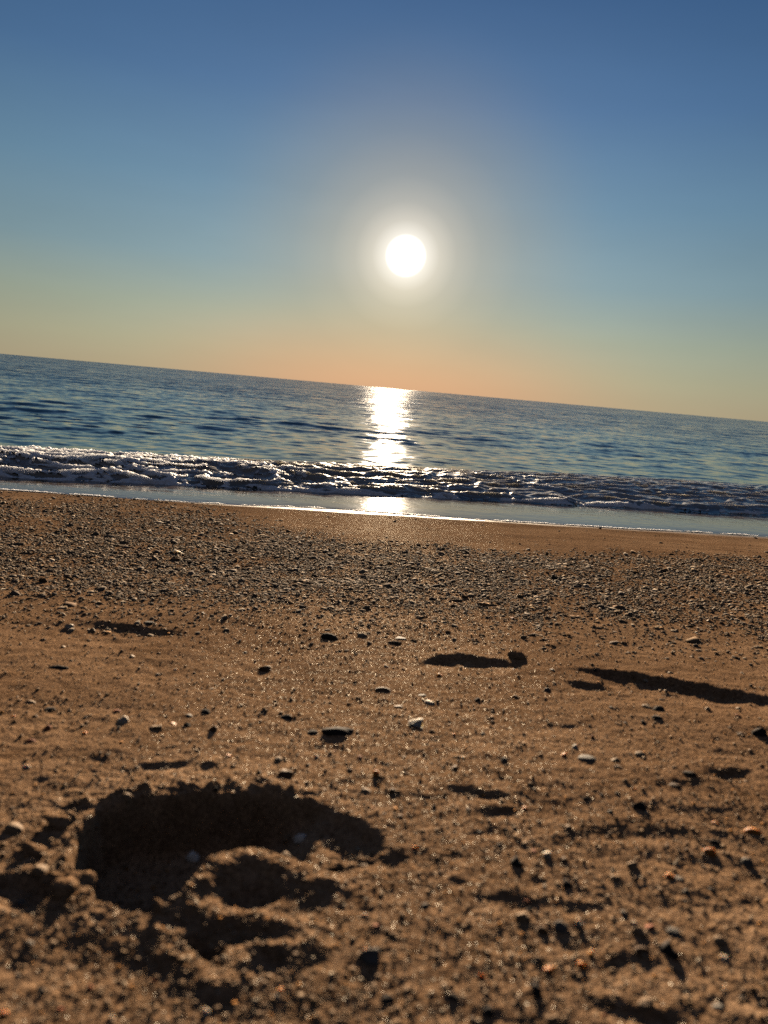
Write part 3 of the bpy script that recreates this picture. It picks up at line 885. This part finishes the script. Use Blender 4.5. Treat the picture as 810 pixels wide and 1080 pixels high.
stone(593, 981, 20, 'grey', 'largest round grey pebble of the pebble group', elong=1.0, flat=0.95, sink=0.3, var=1)
stone(610, 975, 11, 'white', 'shiny white pebble touching the largest round grey pebble', elong=1.0, flat=0.9, sink=0.3)
stone(571, 982, 18, 'brown', 'dark brown stone between the tan and the grey pebbles of the group', elong=1.2, flat=0.8)
stone(672, 984, 20, 'tan', 'pale tan pebble at the end of the slanting crack', elong=1.2, flat=0.8, sink=0.3)
stone(686, 978, 14, 'red', 'reddish pebble tucked behind the pale tan pebble', elong=1.1)
stone(713, 983, 20, 'grey', 'grey rounded pebble beside the black standing stone', elong=1.2, flat=0.7)
stone(704, 1003, 18, 'slate', 'black pointed standing stone at the end of the slanting crack', elong=0.7, flat=0.85, sink=0.35)
stone(678, 1002, 24, 'brown', 'flat brown stone lying in the slanting crack', elong=1.6, flat=0.5)
stone(761, 992, 23, 'tan', 'smooth yellow tan pebble alone over a dark shadow', elong=1.4, flat=0.7, sink=0.3)
stone(578, 1027, 14, 'amber', 'orange pebble over a long black shadow on the near sand', elong=1.1, flat=0.8, sink=0.15)
stone(613, 1020, 12, 'amber', 'yellow amber pebble near the start of the slanting crack', elong=1.0, flat=0.8, sink=0.15)
stone(565, 1050, 15, 'slate', 'black upright stone beside the orange pebble and its shadow', elong=0.7, flat=0.85, sink=0.3)
stone(682, 1060, 24, 'tan', 'dull tan pebble just behind the lower curved crack', elong=1.2, flat=0.7)
stone(760, 1062, 16, 'grey', 'pale grey upright pebble past the end of the lower curved crack', elong=0.9, flat=0.85)
stone(388, 1010, 24, 'grey', 'grey pebble with a white chip leaning on it, clear of the footprint', elong=1.1, flat=0.8)
stone(396, 1006, 10, 'white', 'white chip leaning on the grey pebble', elong=1.4, flat=0.6)
stone(408, 1055, 16, 'slate', 'low black pebble on the near sand below the footprint', elong=1.3, flat=0.6)
stone(514, 1070, 20, 'slate', 'black round pebble on the nearest sand between the two cracks', elong=1.2, flat=0.7)
stone(478, 1056, 15, 'slate', 'small black pebble on the nearest sand', elong=1.2, flat=0.7)
# stones in and round the footprint
stone(206, 853, 13, 'pale', 'white pebble stuck in the shaded far wall of the footprint', elong=1.0, flat=0.9, sink=0.15)
stone(265, 863, 12, 'pale', 'small bright pebble on the shaded far slope of the footprint', elong=1.0, flat=0.9, sink=0.15)
stone(318, 866, 14, 'pale', 'greenish white pebble at the end of the deep shadow in the footprint', elong=1.0, flat=0.8, sink=0.15)
stone(305, 857, 11, 'tan', 'tan pebble beside the greenish white one in the footprint', elong=1.0, flat=0.9, sink=0.15)
stone(218, 885, 15, 'pale', 'bluish white chip on the shaded floor of the footprint', elong=1.3, flat=0.7, sink=0.15)
stone(195, 901, 12, 'grey', 'grey pebble on the shaded floor of the footprint', elong=1.1, flat=0.8, sink=0.15)
stone(155, 918, 12, 'grey', 'dim grey pebble in the darkest corner of the footprint', elong=1.1, flat=0.8, sink=0.15)
stone(301, 906, 12, 'tan', 'tan pebble perched on the lit horseshoe ridge of the footprint', elong=1.0, flat=0.9, sink=0.1)
stone(133, 843, 13, 'tan', 'tan pebble on the far rim of the footprint', elong=1.1, flat=0.8, sink=0.3)
stone(43, 917, 19, 'tan', 'round tan pebble on the lumpy sand left of the footprint', elong=1.1, flat=0.9, sink=0.3)
stone(13, 872, 24, 'tan', 'tan stone in the lumpy sand at the edge of the picture', elong=1.3, flat=0.7, sink=0.35)
stone(22, 940, 11, 'grey', 'grey pebble in the dark hollow left of the footprint', elong=1.0, flat=0.9)
stone(165, 948, 11, 'white', 'whitish chip on the near lip of the footprint', elong=1.2, flat=0.8, sink=0.15)
# lumps of wet sand
for a in [(543, 697, 17, 'block of damp sand standing at the end of the short scarp'), (355, 905, 16, 'clod of damp sand standing at the toe end of the footprint'),
          (62, 868, 26, 'big clod of damp sand thrown up on the far side of the footprint'), (86, 925, 30, 'clod of damp sand overhanging the deep side of the footprint'),
          (170, 962, 20, 'dark clod of damp sand on the lip where the ridges meet'), (35, 895, 26, 'low clod of damp sand beside the round tan pebble'),
          (66, 938, 26, 'clod of damp sand below the round tan pebble')]:
    k = dict(name='sand_clod', cat='sand clod', elong=1.1, flat=0.85, sink=0.3)
    o = stone(a[0], a[1], a[2], 'tan', a[3], **k)
    key = 'clod_mesh_%d' % (a[0] % 3)
    if key not in _mesh_cache:
        r = np.random.default_rng(a[0])
        v = rock(ICO3[0], r, 0.5, 0)
        q = v * 3.1
        v = v * (1 + 0.22 * perlin(q[:, 0] * 0.8 + q[:, 2] * 0.7, q[:, 1] * 0.8 - q[:, 2] * 0.6, a[0]) + 0.13 * perlin(q[:, 0] * 1.7 - q[:, 1], q[:, 2] * 1.9 + q[:, 1], a[0] + 5) + 0.07 * perlin(q[:, 0] * 2.6 + q[:, 2] * 2, q[:, 1] * 2.6 - q[:, 2], a[0] + 1))[:, None]
        _mesh_cache[key] = raw_mesh('sand_clod', v * np.array([1.15, 1.0, 0.85]) * 0.01, ICO3[1], M_SAND, link=False)
    o.data = _mesh_cache[key]

# a pale half shell, hollow side down
def shell(px_, py_, wpx, label, rz):
    (xy,), (t,) = P([px_], [py_])
    r = wpx / 2 * t / FPX
    nu, nv = 40, 14
    co = []; f = []
    for side in (1.0, 0.93):
        for j in range(nv + 1):
            for i in range(nu + 1):
                a = -1.25 + 2.5 * i / nu; k = j / nv
                rib = 1 + 0.05 * math.sin(a * 17) * k
                rad = k * (1.0 - 0.12 * abs(a)) * rib
                co.append((rad * math.sin(a) * 1.05, -0.5 + rad * math.cos(a), (0.44 * math.sin(min(1, k * 0.5 + 0.5) * math.pi) * (1 - 0.25 * k) + 0.012 * math.sin(a * 17) * k) * side))
    n1 = (nu + 1) * (nv + 1)
    for s_ in (0, 1):
        for j in range(nv):
            for i in range(nu):
                q = [s_ * n1 + j * (nu + 1) + i, s_ * n1 + j * (nu + 1) + i + 1, s_ * n1 + (j + 1) * (nu + 1) + i + 1, s_ * n1 + (j + 1) * (nu + 1) + i]
                f.append(q if s_ == 0 else q[::-1])
    o = raw_mesh('seashell', np.array(co) * r, np.array(f), M_STONE['white'])
    o.location = (xy[0], xy[1], float(sand_z([xy[0]], [xy[1]])[0]) + 0.0005)
    o.rotation_euler = (0.15, 0.1, rz)
    tag(o, label, 'shell')
shell(438, 765, 30, 'pale curved seashell lying hollow side down beside the flat dark stone', 1.9)
shell(185, 584, 22, 'bleached seashell lying on top of the shingle strip', 0.4)

# the other pebbles strewn over the sand: alike in kind, so each colour and stretch of sand is a group
ZONES = [(645, 700, 'on the sand just below the shingle strip'), (700, 800, 'on the open sand around the large flat dark stone'),
         (800, 910, 'on the sand level with the far rim of the footprint'), (910, 1085, 'on the near sand in front of the footprint')]
WORD = {'slate': 'blackish', 'grey': 'grey', 'tan': 'tan', 'white': 'whitish', 'amber': 'orange', 'brown': 'brown', 'red': 'rust red'}
need = 292 - len(STONES)
made = 0
while made < need:
    py_ = random.uniform(648, 1078); px_ = random.uniform(2, 808)
    if min((px_ - a) ** 2 + ((py_ - b) * 1.6) ** 2 for a, b in STONES) < 13 ** 2: continue
    if 75 < px_ < 350 and 838 < py_ < 1030: continue
    if 700 < px_ and 712 < py_ < 745: continue
    kind = random.choices(['slate', 'grey', 'tan', 'white', 'amber', 'brown', 'red'], [12, 16, 32, 10, 7, 20, 3])[0]
    zone = next(z for z in ZONES if z[0] <= py_ < z[1] or z is ZONES[-1] or (z is ZONES[0] and py_ < z[1]))
    w = random.lognormvariate(math.log(4.4 + 4.6 * (py_ - 640) / 440), 0.28)
    lab = 'small %s pebble strewn %s' % (WORD[kind], zone[2])
    stone(px_, py_, w, kind, lab, group='small %s pebbles %s' % (WORD[kind], zone[2]), flat=random.choice((0.55, 0.7, 0.85)), elong=random.choice((1.1, 1.35)), rz=random.uniform(0, 6.28), sink=random.uniform(0.15, 0.42))
    made += 1
print('single stones', len(STONES))
